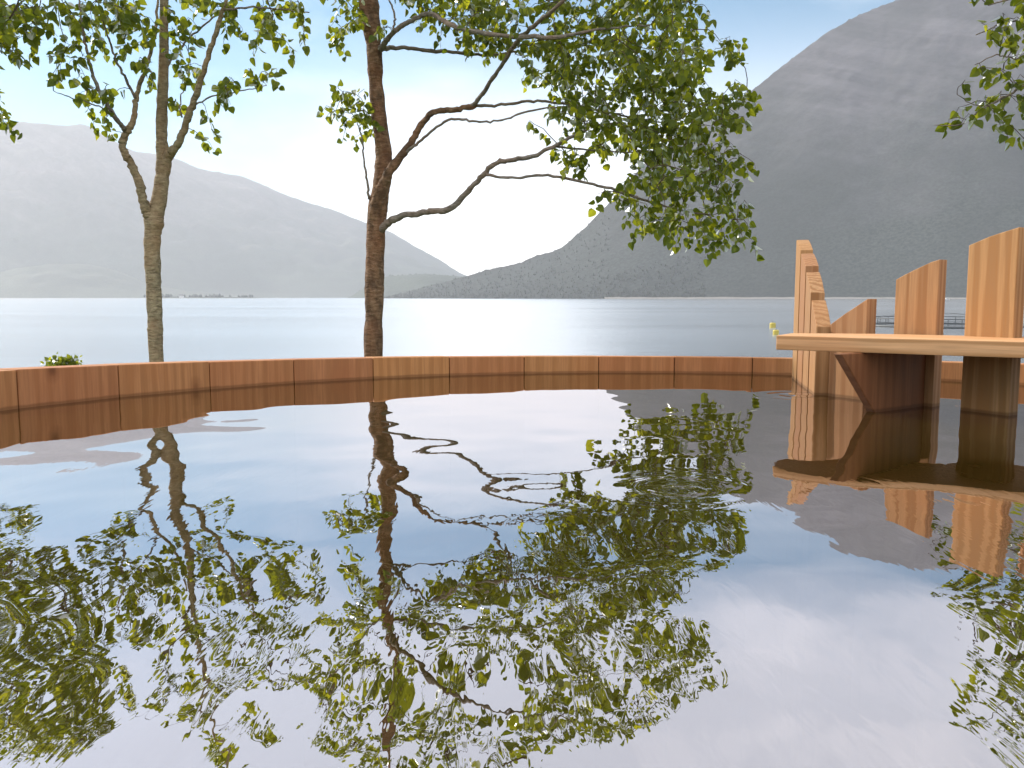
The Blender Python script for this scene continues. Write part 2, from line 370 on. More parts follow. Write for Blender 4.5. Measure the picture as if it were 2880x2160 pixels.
# air: closed box round everything
def haze_box():
    x0, x1, y0, y1, z0, z1 = -12500, 12500, -60, 12500, -16, 2000
    V = [(x, y, z) for z in (z0, z1) for x, y in ((x0, y0), (x1, y0), (x1, y1), (x0, y1))]
    return V, [(0, 3, 2, 1), (4, 5, 6, 7), (0, 1, 5, 4), (1, 2, 6, 5), (2, 3, 7, 6), (3, 0, 4, 7)]
s = NT('haze_air'); pv = s.n('VolumePrincipled'); pv.inputs['Color'].default_value = (.84, .885, 1, 1); pv.inputs['Density'].default_value = HAZE; pv.inputs['Anisotropy'].default_value = .38
s.l(pv.outputs[0], s.out.inputs['Volume'])
V, Fc = haze_box(); hz = obj('haze', V, Fc, s.m); tag(hz, kind='stuff')

# ---------------------------------------------------------------- hot tub
TC, TR, NST = np.array((.225, .69)), 1.0, 42
RIM = .0375
tub = thing('hot_tub', (TC[0], TC[1], -.95), 'round wooden hot tub of upright staves filled with still water', 'hot tub')
def stave(i, rg):
    a0 = 2 * math.pi * i / NST + .052; da = 2 * math.pi / NST; g = .0001
    cx_, cy_ = TC[0] + TR * math.cos(a0), TC[1] + TR * math.sin(a0); zt = .083 - .0052 * cx_ - .0291 * cy_ + rg.normal(0, .0003); P = []
    for r, s_ in ((TR, -1), (TR, 1), (TR + .045, 1), (TR + .045, -1)):
        a = a0 + s_ * (da / 2 - (.0007 if r == TR else 0.) / r); rr = r / math.cos(da / 2); P.append((TC[0] + rr * math.cos(a), TC[1] + rr * math.sin(a)))
    tilt = rg.normal(0, .0003)
    V, Fc = prism(P, -.93, [zt - .0052 * (x_ - cx_) - .0291 * (y_ - cy_) for x_, y_ in P])
    c = (TC[0] + TR * math.cos(a0), TC[1] + TR * math.sin(a0))
    o = obj('stave', V, Fc, M['stave'], tub)
    return bevel(o, .0015, 2)
rg = np.random.default_rng(3)
for i in range(NST): stave(i, rg)
n = 64; circ = [(TC[0] + (TR + .01) * math.cos(2 * math.pi * k / n), TC[1] + (TR + .01) * math.sin(2 * math.pi * k / n)) for k in range(n)]
obj('tub_floor', *prism(circ, -.9, -.86), M['floor'], tub)
for zc in (-.7, -.18):
    V = []; Fc = []
    for k in range(n):
        a = 2 * math.pi * k / n
        for r, z in ((TR + .0485, zc), (TR + .052, zc), (TR + .052, zc + .03), (TR + .0485, zc + .03)): V.append((TC[0] + r * math.cos(a), TC[1] + r * math.sin(a), z))
        Fc += [(4 * k + j, 4 * ((k + 1) % n) + j, 4 * ((k + 1) % n) + (j + 1) % 4, 4 * k + (j + 1) % 4) for j in range(4)]
    obj('hoop', V, Fc, M['steel'], tub)
# bench ring under water along the left and near side
V = []; Fc = []; ns = 40
for k in range(ns + 1):
    a = R(100) + R(215) * k / ns
    for r, z in ((TR - .34, -.40), (TR - .005, -.40), (TR - .005, -.44), (TR - .34, -.44)): V.append((TC[0] + r * math.cos(a), TC[1] + r * math.sin(a), z))
for k in range(ns): Fc += [(4 * k + j, 4 * k + 4 + j, 4 * k + 4 + (j + 1) % 4, 4 * k + (j + 1) % 4) for j in range(4)]
Fc += [(0, 1, 2, 3), (4 * ns + 3, 4 * ns + 2, 4 * ns + 1, 4 * ns)]
fixn(obj('bench', V, Fc, M['floor'], tub))

# water in the tub: real waves, calm by the far rim, a slow swell and short ripples nearer
def tub_water():
    st = .0045; N = int(2 * (TR + .012) / st); ax = np.linspace(-TR - .012, TR + .012, N); gx, gy = np.meshgrid(ax, ax)
    inside = np.hypot(gx, gy) < TR + .010
    X, Y = gx + TC[0], gy + TC[1]; rg = np.random.default_rng(21); z = np.zeros_like(X)
    def waves(n, l0, l1, slope, spread=math.pi, main=0.):
        o_ = np.zeros_like(X)
        for _ in range(n):
            lam = math.exp(rg.uniform(math.log(l0), math.log(l1))); th = main + rg.uniform(-spread, spread); k = 2 * math.pi / lam
            o_ += slope / k * math.sqrt(2. / n) * np.sin(k * (X * math.cos(th) + Y * math.sin(th)) + rg.uniform(0, 6.28))
        return o_
    sm = lambda e0, e1, v: (lambda t: t * t * (3 - 2 * t))(((v - e0) / (e1 - e0)).clip(0, 1))
    near = 1 - sm(.45, 1.1, Y)
    z += waves(26, .11, .32, .0060) * (.35 + .65 * (1 - sm(.9, 1.5, Y)))
    z += waves(46, .032, .08, .0030) * (.10 + .90 * near)
    z += waves(30, .06, .15, .0056) * (1 - sm(1.0, 1.55, Y)) * .9
    t = (.62 - Y).clip(0); z += -.024 * np.where(t < .2, t * t / .4, t - .1)
    for cx, cy, amp, lam in ((.13, .66, .00035, .035), (-.28, .36, .0005, .03), (.44, 1.30, .0008, .035)):     # rings from drops
        d = np.hypot(X - cx, Y - cy); z += amp * np.cos(2 * math.pi * d / lam) * np.exp(-(d / .05) ** 2)
    idx = -np.ones(inside.shape, int); idx[inside] = np.arange(inside.sum())
    V = np.stack((X[inside], Y[inside], z[inside]), 1)
    q = np.stack((idx[:-1, :-1], idx[:-1, 1:], idx[1:, 1:], idx[1:, :-1]), -1).reshape(-1, 4); q = q[(q >= 0).all(1)]
    return V, q.tolist()
def tubwater_mat():
    s = NT('tub_water')
    v = s.mapped((1, 1, 1)); n1 = s.noise(s.mapped((92, 24, 1)), 1, 2, .5, .6)
    g = s.n('NewGeometry'); sx = s.n('SeparateXYZ'); s.l(g.outputs['Position'], sx.inputs[0])
    m = s.n('MapRange'); s.l(sx.outputs[1], m.inputs[0]); m.inputs[1].default_value = .35; m.inputs[2].default_value = .95; m.inputs[3].default_value = 1; m.inputs[4].default_value = .05
    calm = s.ramp(s.noise(s.mapped((1, .6, 1)), 5.5, 2), [(.38, (.22,) * 3), (.62, (1, 1, 1))])
    bp = s.bump(s.math('MULTIPLY', n1, s.math('MULTIPLY', m.outputs[0], calm)), 1., .00023)
    fr = s.n('Fresnel', IOR=1.75); s.l(bp, fr.inputs['Normal'])
    G = s.n('BsdfGlossy', Roughness=0.); G.inputs[0].default_value = (1, .95, .97, 1); s.l(bp, G.inputs['Normal'])
    T = s.n('BsdfTransparent'); T.inputs[0].default_value = (.15, .105, .032, 1)
    DB = s.n('BsdfDiffuse'); DB.inputs[0].default_value = (.032, .021, .004, 1); AD = s.n('AddShader'); s.l(T.outputs[0], AD.inputs[0]); s.l(DB.outputs[0], AD.inputs[1])     # peaty water
    f = s.math('ADD', s.math('MULTIPLY', fr.outputs[0], .8), .47, True); f = s.math('MINIMUM', f, .62)
    mx = s.n('MixShader'); s.l(f, mx.inputs[0]); s.l(AD.outputs[0], mx.inputs[1]); s.l(G.outputs[0], mx.inputs[2]); s.l(mx.outputs[0], s.out.inputs[0]); return s.m
V, Fc = tub_water(); tag(obj('tub_water', V, Fc, tubwater_mat(), smooth=True), kind='structure')

# ---------------------------------------------------------------- stove guard: slats, shelf, bracket
guard = thing('stove_guard', (.5, 1.25, -.86), 'orange wooden slat screen with stepped tops standing in the tub beside the shelf', 'wooden screen')
TH = .0215
def board(p0, p1, side, tops, th=TH, zb=-.86):
    """Upright board between two plan points; tops = heights along the length; side = +1/-1 which way the thickness goes."""
    p0, p1 = np.array(p0), np.array(p1); d = p1 - p0; L = np.linalg.norm(d); d /= L; nrm = np.array((d[1], -d[0])) * side
    n = len(tops); face = [(*(p0), zb), (*(p1), zb)] + [(*(p0 + d * L * (1 - k / (n - 1))), tops[n - 1 - k]) for k in range(n)]
    V, Fc = extrude(face, (nrm[0] * th, nrm[1] * th, 0))
    o = obj('slat', V, Fc, M['slat'], guard); fixn(o); return bevel(o, .0012, 2)
# run of four boards seen nearly end-on, from the rim towards the corner
A0 = atz(2226, 1062, 0)[:2]; A1 = atz(2291, 1113, 0)[:2]
tp = [(2223, 674.5, 2234, 703), (2238, 713, 2255.5, 748), (2257, 765, 2273, 823), (2275, 844, 2292, 919)]
for k in range(4):
    q0 = A0 + (A1 - A0) * (k / 4 + .018); q1 = A0 + (A1 - A0) * ((k + 1) / 4 - .022)
    z0 = at(tp[k][0], tp[k][1], q0[1])[2]; z1 = at(tp[k][2], tp[k][3], q1[1])[2]
    board(q0, q1, -1, [z0, z0 + (z1 - z0) * .42, z1])
# three wider-spaced boards turning towards the bather
for (xl, yl, xr, yr, tops) in ((2328, 1113, 2428, 1125, ((2328, 912), (2365, 884), (2427, 840))),
                               (2504, 1140, 2622, 1146, ((2506, 786), (2540, 767), (2585, 745), (2609, 733), (2624, 729))),
                               (2700, 1154, 2836, 1170, ((2704, 690), (2765, 663), (2840, 638)))):
    a, b = atz(xl, yl, 0)[:2], atz(xr, yr, 0)[:2]
    if xl == 2504: a, b = atz(2504, 1133, 0)[:2], atz(2622, 1145, 0)[:2]
    n = len(tops); zs = []
    for k in range(n):
        u = (tops[k][0] - tops[0][0]) / (tops[-1][0] - tops[0][0]); p = a + (b - a) * u; zs.append(at(tops[k][0], tops[k][1], p[1])[2])
    # resample evenly along the board
    us = [(t[0] - tops[0][0]) / (tops[-1][0] - tops[0][0]) for t in tops]
    board(a, b, -1, [float(np.interp(k / 5, us, zs)) for k in range(6)])
# one more slat beyond the right edge of the picture
a = atz(2905, 1186, 0)[:2]; b = atz(3050, 1194, 0)[:2]; board(a, b, -1, [.205, .215, .222, .228, .232, .235])
# cross rails that hold the slats, behind them under water level of the shelf
for zr in (-.25, -.6):
    pts = [A0 + np.array((.035, 0)), A1 + np.array((.035, .03)), atz(2428, 1125, 0)[:2] + np.array((.03, .035)), atz(2836, 1166, 0)[:2] + np.array((.03, .035)), b + np.array((.03, .035))]
    for i in range(1, len(pts) - 1):
        d = pts[i + 1] - pts[i]; nn = np.array((-d[1], d[0])) / np.linalg.norm(d) * .02
        q = [pts[i], pts[i + 1], pts[i + 1] + nn, pts[i] + nn]
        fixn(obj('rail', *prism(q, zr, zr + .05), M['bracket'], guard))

ZS = H - .051
shelf = thing('wooden_shelf', (*atz(2560, 941, ZS)[:2], ZS), 'pale planed plank shelf fixed across the slat screen above the water', 'shelf')
fr_ = [(2183, 943), (2880, 960.5), (3150, 968)]; bk = [(3150, 952), (2880, 947), (2700, 943.5), (2560, 940.5), (2452, 938.5), (2224, 937)]
poly = [atz(x, y, ZS)[:2] for x, y in fr_ + bk]
SO = np.array(shelf.location[:2]); th = math.atan2(*(poly[1] - poly[0])[::-1]); ct, st_ = math.cos(-th), math.sin(-th)
loc = [np.array((ct * (p - SO)[0] - st_ * (p - SO)[1], st_ * (p - SO)[0] + ct * (p - SO)[1])) + SO for p in poly]
sh = obj('board', *prism(loc, ZS - .0195, ZS), M['shelf'], shelf); sh.rotation_euler = (0, 0, th); fixn(sh); bevel(sh, .0016, 2)
# bracket board under the shelf, cut at a slant
zt = ZS - .0197
B1 = atz(2366, 996, zt)[:2]; B2 = atz(2598, 1143, 0)[:2] + np.array((.0, .0)); dB = (B2 - B1); L = np.linalg.norm(dB); dB /= L
lowp = B1 + dB * L * .40
slope_bot = (lowp[0], lowp[1])
br_face = [(*B1, zt), (*B2, zt), (*B2, -.30), (*(B1 + dB * L * .985), -.30), (*lowp, 0.0)]
nb = np.array((dB[1], -dB[0])); nb = nb if nb[1] < 0 else -nb
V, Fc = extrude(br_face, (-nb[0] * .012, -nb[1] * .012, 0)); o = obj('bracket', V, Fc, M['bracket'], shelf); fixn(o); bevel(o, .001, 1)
for x, y in ((2420, 1015), (2520, 1020)):
    pass

# ---------------------------------------------------------------- trees
LEAF = np.array([(0, 0), (.31, .03), (.47, .25), (.41, .52), (.20, .80), (0, 1.0)])
def add_leaf(V, Fc, p, d, nrm, L, rg):
    d = d / np.linalg.norm(d); x = np.cross(d, nrm); x /= np.linalg.norm(x) + 1e-9; n = np.cross(x, d); b0 = len(V)
    fold, curl, wd = rg.uniform(.1, .5), rg.uniform(-.1, .35), rg.uniform(.85, 1.1)
    for sx in (1, -1):
        for (u, v) in (LEAF if sx == 1 else LEAF[1:-1]):
            V.append(p + L * (x * u * sx * wd + d * v + n * (abs(u) * fold - curl * v * v)))
    V.append(p + L * (d * .5 - n * curl * .25))
    m = b0 + 10
    Fc.append((b0, b0 + 1, b0 + 2, b0 + 3, b0 + 4, b0 + 5, m)); Fc.append((b0 + 5, b0 + 9, b0 + 8, b0 + 7, b0 + 6, b0, m))

def tree(name, label, D, trunk, branches, clusters, barkm, seed, base_y=None, leafL=(.027, .047), dens=.5):
    """trunk / branches: lists of (px, py, width px, depth offset); clusters: (cx, cy, rx, ry, twigs, depth, spread)."""
    rg = np.random.default_rng(seed); skel = []
    b = at(trunk[0][0], trunk[0][1], D + trunk[0][3]); base = np.array((b[0], b[1], -1.0))
    root = thing(name, tuple(base), label, 'tree')
    P = [base + np.array((rg.normal() * .02, 0, 0))] + [at(x, y, D + dz) for x, y, w_, dz in trunk]
    Rr = [trunk[0][2] / F * D / 2 * 1.25] + [w_ / F * D / 2 for x, y, w_, dz in trunk]
    S = smooth_path(P, 9); rad = np.interp(np.arange(len(S)) / 9., np.arange(len(P)), Rr)
    rad = rad * (1 + .05 * fbm(np.arange(len(S)) / 7., np.zeros(len(S)), seed, 3))
    V, Fc = tube(S, rad, 16, rough=.018, rng=rg); obj('trunk', V, Fc, barkm, root, smooth=True); skel.append(S[len(S) // 3:])
    for bi, br in enumerate(branches):
        P = [at(x, y, D + dz) for x, y, w_, dz in br]; Rr = [w_ / F * D / 2 for x, y, w_, dz in br]
        S = smooth_path(P, 7); rad = np.interp(np.arange(len(S)) / 7., np.arange(len(P)), Rr)
        S[1:-1] += rg.normal(0, .0022, S[1:-1].shape)
        rad = rad * (1 + .06 * rg.normal(size=len(S)))
        V, Fc = tube(S, rad, 9, rough=.02, rng=rg); obj('branch', V, Fc, M['branch'] if max(b_[2] for b_ in br[:4]) < 25 else barkm, root, smooth=True); skel.append(S)
    SK = np.concatenate(skel); Vl, Fl, Vt, Ft = [], [], [], []
    tips = []
    for (cx, cy, rx, ry, n, dd, spread) in clusters:
        for _ in range(max(1, round(n * dens))):
            a = rg.uniform(0, 6.283); r_ = math.sqrt(rg.uniform()) * (1.0 if rg.uniform() < .88 else 1.12)
            tips.append(at(cx + rx * r_ * math.cos(a), cy + ry * r_ * math.sin(a), D + dd + rg.normal() * spread) + (0, 0, .045))
    tips = np.array(tips); d0 = np.array([np.min(((SK - t) ** 2).sum(1)) for t in tips]); order = np.argsort(d0)
    for ti in order:
        t = tips[ti]; d2 = ((SK - t) ** 2).sum(1); pen = d2 + .25 * (SK[:, 2] - t[2] + .05).clip(0) ** 2
        sidx = int(np.argmin(pen)); s_ = SK[sidx]; v = t - s_; L = np.linalg.norm(v)
        if L < .02: v = rg.normal(size=3) * .08; t = s_ + v; L = np.linalg.norm(v)
        m = max(4, int(L / .05) + 2); u = np.linspace(0, 1, m)[:, None]
        side = rg.normal(size=3) * L * .10
        path = s_ + v * u + side * np.sin(u * math.pi) + np.array((0, 0, 1)) * (np.sin(u * math.pi) * L * .12) + rg.normal(0, .004, (m, 3)) * u
        # drooping tip
        ext = np.array([path[-1] + (v / L * .02 * k + np.array((0, 0, -.006 * k * k)) + rg.normal(0, .006, 3)) for k in range(1, 4)])
        path = np.concatenate((path, ext)); r0 = min(.0055, .0014 + .006 * L); rad = np.linspace(r0, .0008, len(path))
        tube(path, rad, 4, Vt, Ft); SK = np.concatenate((SK, path[2:-2] if len(path) > 5 else path[1:2]))
        cum = np.concatenate(([0], np.cumsum(np.linalg.norm(np.diff(path, axis=0), axis=1)))); tot = cum[-1]
        start = max(.02, tot - .19); q = start + rg.uniform(0, .02); sd_ = rg.choice((-1, 1))
        while q < tot:
            p = np.array([np.interp(q, cum, path[:, j]) for j in range(3)]); T = np.array([np.interp(min(q + .01, tot), cum, path[:, j]) for j in range(3)]) - p + 1e-6; T /= np.linalg.norm(T)
            lat = np.cross(T, rg.normal(size=3)); lat /= np.linalg.norm(lat) + 1e-9
            d = T * .35 + lat * .8 * sd_ + np.array((0, 0, -.75)) + rg.normal(0, .3, 3); nr = rg.normal(size=3) + np.array((0, -.5, .3))
            pet = d / np.linalg.norm(d) * rg.uniform(.008, .02)
            add_leaf(Vl, Fl, p + pet, d, nr, rg.uniform(*leafL), rg); sd_ = -sd_; q += rg.uniform(.010, .022)
    nl = len(Vl); V = Vl + Vt; Fc = Fl + [tuple(i + nl for i in f) for f in Ft]
    o = obj('crown', V, Fc, [M['leaf'], M['twig']], root)
    mi = np.zeros(len(Fc), int); mi[len(Fl):] = 1; o.data.polygons.foreach_set('material_index', mi.tolist())
    print(name, 'leaves', len(Fl) // 2)
    return root

# --- middle birch: thick brown trunk, long limbs to the right
trunk = [(1050, 1005, 52, 0), (1052, 880, 53, 0), (1054, 760, 52, 0), (1058, 640, 53, 0), (1064, 575, 52, 0), (1076, 500, 50, .02), (1079, 430, 46, .04), (1067, 335, 42, .05), (1057, 235, 39, .06), (1053, 150, 42, .06), (1045, 70, 50, .06), (1036, -20, 54, .06), (1050, -150, 40, .05), (1075, -300, 32, 0), (1060, -480, 24, -.05), (1090, -700, 14, 0), (1080, -900, 6, 0)]
brs = [
 [(1056, 690, 20, .0), (1054, 640, 34, -.012), (1056, 590, 38, -.03), (1070, 540, 32, -.05), (1098, 478, 25, -.07), (1150, 412, 20, -.06), (1180, 360, 17, -.05), (1217, 317, 16, -.05), (1275, 309, 15, -.03), (1335, 297, 14, 0)],
 [(1322, 303, 13, 0), (1352, 270, 12, -.05), (1400, 200, 11, -.2), (1450, 122, 11, -.4), (1510, 65, 10, -.55), (1580, 5, 9, -.7), (1660, -90, 5, -.75)],
 [(1335, 298, 9, 0), (1400, 296, 8, -.03), (1480, 286, 8, -.08), (1560, 288, 7, -.12), (1680, 310, 6, -.15), (1800, 335, 5, -.2), (1900, 350, 3, -.2)],
 [(1130, 434, 10, -.06), (1165, 410, 8, -.1), (1215, 370, 7, -.15), (1262, 337, 7, -.2), (1330, 340, 6, -.22), (1400, 342, 5, -.25), (1470, 318, 5, -.28), (1600, 300, 4, -.3), (1750, 320, 3, -.3)],
 [(1060, 665, 22, 0), (1076, 640, 22, -.03), (1100, 620, 20, -.06), (1140, 605, 17, -.1), (1200, 596, 16, -.16), (1268, 586, 16, -.22), (1310, 543, 15, -.26), (1350, 502, 14, -.3), (1393, 460, 13, -.34), (1440, 451, 12, -.37), (1510, 436, 11, -.4), (1590, 396, 9, -.42), (1660, 360, 6, -.4), (1740, 345, 4, -.4)],
 [(1368, 492, 8, -.32), (1440, 499, 7, -.36), (1540, 494, 7, -.42), (1640, 512, 7, -.45), (1730, 536, 7, -.5), (1810, 562, 6, -.5), (1900, 588, 5, -.5), (2000, 606, 3, -.5)],
 [(1560, 412, 6, -.4), (1640, 420, 5, -.35), (1730, 428, 4, -.3), (1830, 424, 3, -.3)],
 [(1070, 138, 18, 0), (1090, 110, 14, -.05), (1120, 80, 13, -.1), (1165, 54, 12, -.15), (1212, 41, 12, -.2), (1285, 78, 12, -.35), (1400, 97, 11, -.5), (1550, 106, 10, -.6), (1700, 80, 6, -.4), (1830, 70, 3, -.4)],
 [(1072, 136, 14, 0), (1130, 134, 11, .06), (1200, 142, 11, .12), (1300, 150, 9, .2), (1380, 154, 7, .28), (1500, 142, 5, .3), (1640, 130, 3, .3)],
 [(1038, 560, 8, -.02), (1031, 500, 6, -.05), (1022, 425, 5, -.08), (1014, 370, 4, -.08), (990, 320, 2, -.1)],
 [(1105, 88, 6, -.1), (1110, 40, 5, -.1), (1085, -20, 4, -.1)],
 [(1040, -60, 20, .0), (980, -150, 14, .1), (900, -260, 10, .2), (840, -400, 6, .2)],
 [(1060, -200, 20, 0), (1200, -330, 14, -.2), (1400, -420, 10, -.3), (1600, -470, 6, -.3)],
 [(1050, -120, 18, .1), (1250, -150, 12, .3), (1500, -170, 9, .4), (1750, -140, 6, .4)],
]
cl = [ # cx, cy, rx, ry, twigs, depth, spread
 (1290, 70, 90, 60, 34, -.1, .2), (1400, 60, 90, 70, 26, 0, .25), (1380, 140, 80, 35, 22, .1, .2), (1240, 20, 60, 30, 10, 0, .2),
 (1540, 90, 110, 80, 44, 0, .3), (1680, 60, 120, 80, 48, 0, .3), (1820, 60, 110, 80, 46, -.1, .3), (1920, 40, 60, 60, 18, -.1, .3),
 (1540, 210, 70, 50, 20, 0, .25), (1660, 200, 110, 80, 46, 0, .3), (1800, 200, 120, 80, 58, -.1, .3), (1920, 170, 80, 70, 32, -.1, .3), (2030, 155, 70, 22, 10, -.1, .2),
 (1600, 320, 60, 30, 14, -.2, .2), (1660, 330, 90, 70, 34, -.2, .25), (1800, 330, 110, 80, 46, -.25, .3), (1930, 310, 90, 80, 38, -.3, .25), (2050, 290, 60, 40, 14, -.3, .2), (2040, 360, 45, 45, 10, -.3, .2),
 (1590, 440, 45, 28, 8, -.42, .1), (1600, 475, 35, 18, 4, -.4, .05), (1730, 410, 70, 40, 16, -.35, .2), (1850, 420, 90, 60, 32, -.4, .2), (1960, 420, 80, 60, 28, -.4, .2), (2050, 470, 40, 30, 6, -.4, .1),
 (1800, 500, 70, 40, 14, -.45, .15), (1900, 530, 90, 50, 24, -.5, .15), (2010, 540, 60, 60, 16, -.5, .15), (1760, 570, 50, 30, 7, -.5, .1), (1830, 620, 60, 35, 9, -.5, .1), (1930, 630, 70, 40, 16, -.5, .12), (2020, 620, 60, 35, 14, -.5, .1), (2100, 598, 25, 10, 3, -.5, .05), (2010, 680, 25, 25, 5, -.5, .05), (1900, 670, 30, 20, 3, -.5, .05), (1800, 665, 15, 20, 1, -.5, .05),
 (975, 285, 38, 22, 7, -.08, .06), (985, 345, 50, 40, 14, -.08, .06), (1015, 390, 20, 15, 3, -.08, .05),
 (985, 40, 50, 60, 12, 0, .15), (960, 110, 30, 30, 3, 0, .1), (1150, 20, 40, 35, 7, -.1, .15), (1090, 90, 25, 25, 2, -.1, .1),
 # above the picture, seen in the water
 (960, -120, 110, 90, 34, .1, .3), (1180, -110, 110, 90, 34, 0, .3), (1400, -110, 120, 90, 40, .1, .35), (1640, -110, 130, 90, 54, .1, .35), (1830, -110, 110, 80, 40, 0, .3), (1950, -200, 110, 60, 26, 0, .3),
 (880, -280, 110, 90, 30, .1, .3), (1060, -300, 90, 90, 20, 0, .3), (1300, -280, 90, 80, 22, -.1, .3), (1580, -290, 130, 90, 44, -.2, .35), (1800, -310, 140, 90, 44, -.1, .35), (2020, -330, 90, 60, 16, 0, .3),
 (950, -480, 160, 100, 34, 0, .35), (1200, -480, 140, 100, 34, 0, .35), (1500, -480, 170, 100, 44, -.1, .35), (1780, -480, 130, 90, 26, -.1, .35), (1080, -680, 170, 110, 36, 0, .35), (1350, -660, 150, 90, 26, 0, .35), (1090, -860, 100, 90, 14, 0, .25),
]
tree('birch_tree', 'thick brown trunked birch with long bare limbs reaching right over the rim', 4.4, trunk, brs, cl, M['bark_brown'], 11, dens=.80, leafL=(.023, .044))

# --- left birch: slender grey trunk that forks twice
trunk = [(440, 1018, 39, 0), (436, 900, 40, 0), (431, 780, 41, 0), (428, 690, 43, 0), (434, 625, 48, 0), (448, 560, 40, .01), (456, 500, 38, .02), (461, 450, 40, .03), (455, 400, 32, .04), (455, 330, 30, .05), (458, 250, 29, .06), (461, 150, 26, .08), (461, 60, 24, .1), (464, -60, 21, .1), (480, -220, 17, .1), (500, -400, 12, .05), (510, -640, 5, 0)]
brs = [
 [(432, 700, 22, 0), (429, 655, 32, 0), (418, 612, 30, -.015), (409, 585, 27, -.03), (395, 530, 24, -.06), (372, 465, 22, -.08), (350, 430, 20, -.1), (344, 402, 20, -.1), (355, 372, 20, -.1), (372, 345, 17, -.1), (380, 300, 14, -.08), (388, 255, 12, -.06), (408, 200, 11, -.04), (428, 130, 10, 0), (440, 60, 8, .02), (445, -30, 5, .02)],
 [(356, 372, 15, -.1), (335, 345, 13, -.15), (300, 290, 11, -.2), (270, 235, 9, -.24), (248, 165, 8, -.28), (238, 110, 6, -.3), (225, 30, 5, -.32), (215, -60, 3, -.3)],
 [(380, 275, 8, -.08), (352, 220, 7, -.1), (325, 165, 6, -.14), (305, 110, 5, -.16), (285, 40, 4, -.2), (270, -40, 3, -.2)],
 [(459, 490, 20, .02), (464, 455, 30, .02), (480, 432, 26, 0), (504, 400, 21, -.04), (518, 360, 19, -.06), (540, 300, 18, -.1), (562, 235, 16, -.14), (588, 150, 14, -.18), (612, 75, 12, -.2), (634, 0, 10, -.22), (660, -120, 7, -.22), (700, -260, 4, -.2)],
 [(458, 215, 8, .05), (480, 170, 7, .1), (520, 120, 6, .16), (580, 65, 5, .2), (650, 20, 4, .22)],
 [(625, 30, 6, -.2), (700, 20, 5, -.15), (790, 25, 4, -.1), (870, 35, 3, -.1)],
 [(512, 330, 5, -.06), (505, 300, 4, -.05), (515, 250, 3, -.05)],
 [(545, 300, 5, -.1), (600, 270, 4, -.12), (680, 255, 3, -.14), (750, 240, 2, -.15)],
 [(330, 340, 5, -.12), (280, 300, 4, -.14), (200, 275, 3, -.16), (150, 255, 2, -.16)],
 [(462, -40, 12, .1), (400, -160, 8, .0), (330, -280, 5, -.1)],
]
cl = [
 (250, 50, 90, 60, 24, -.2, .2), (200, 90, 55, 45, 10, -.25, .15), (350, 60, 80, 55, 22, -.1, .25), (320, 115, 80, 35, 12, -.1, .15), (400, 110, 50, 40, 9, 0, .15), (520, 50, 70, 50, 16, .1, .2), (520, 105, 55, 35, 10, .1, .15), (640, 60, 70, 55, 17, -.1, .2), (720, 60, 80, 50, 18, -.1, .2), (800, 50, 80, 50, 16, -.1, .2), (770, 125, 60, 22, 5, -.1, .1), (860, 90, 35, 30, 3, -.1, .1),
 (190, 220, 50, 45, 9, -.25, .1), (170, 250, 30, 30, 3, -.2, .08), (240, 275, 70, 28, 8, -.2, .1), (310, 290, 50, 28, 6, -.15, .1), (290, 345, 45, 25, 6, -.12, .08), (330, 375, 25, 20, 3, -.1, .05), (190, 160, 45, 30, 4, -.3, .1), (250, 160, 35, 30, 3, -.25, .1),
 (420, 215, 40, 40, 4, 0, .1), (520, 200, 45, 45, 9, .05, .12), (500, 270, 35, 40, 6, .02, .1), (420, 250, 25, 25, 2, 0, .06),
 (620, 240, 45, 50, 8, -.1, .12), (680, 260, 55, 45, 10, -.13, .12), (745, 245, 35, 40, 6, -.15, .1), (640, 300, 30, 25, 3, -.12, .06),
 (575, 365, 25, 15, 2, -.06, .04), (580, 400, 22, 30, 3, -.06, .04),
 (200, -90, 110, 80, 24, -.2, .3), (380, -100, 110, 80, 26, 0, .3), (560, -100, 110, 80, 28, 0, .3), (740, -100, 100, 80, 26, -.1, .3),
 (330, -270, 140, 90, 26, 0, .3), (560, -270, 120, 80, 26, 0, .3), (730, -260, 90, 70, 14, -.1, .3), (450, -440, 140, 90, 22, 0, .3), (620, -440, 90, 70, 10, 0, .25), (510, -620, 90, 80, 12, 0, .2)]
tree('birch_tree', 'slender grey trunked birch that forks low, left of the thick brown birch', 4.3, trunk, brs, cl, M['bark_grey'], 23, dens=.40)

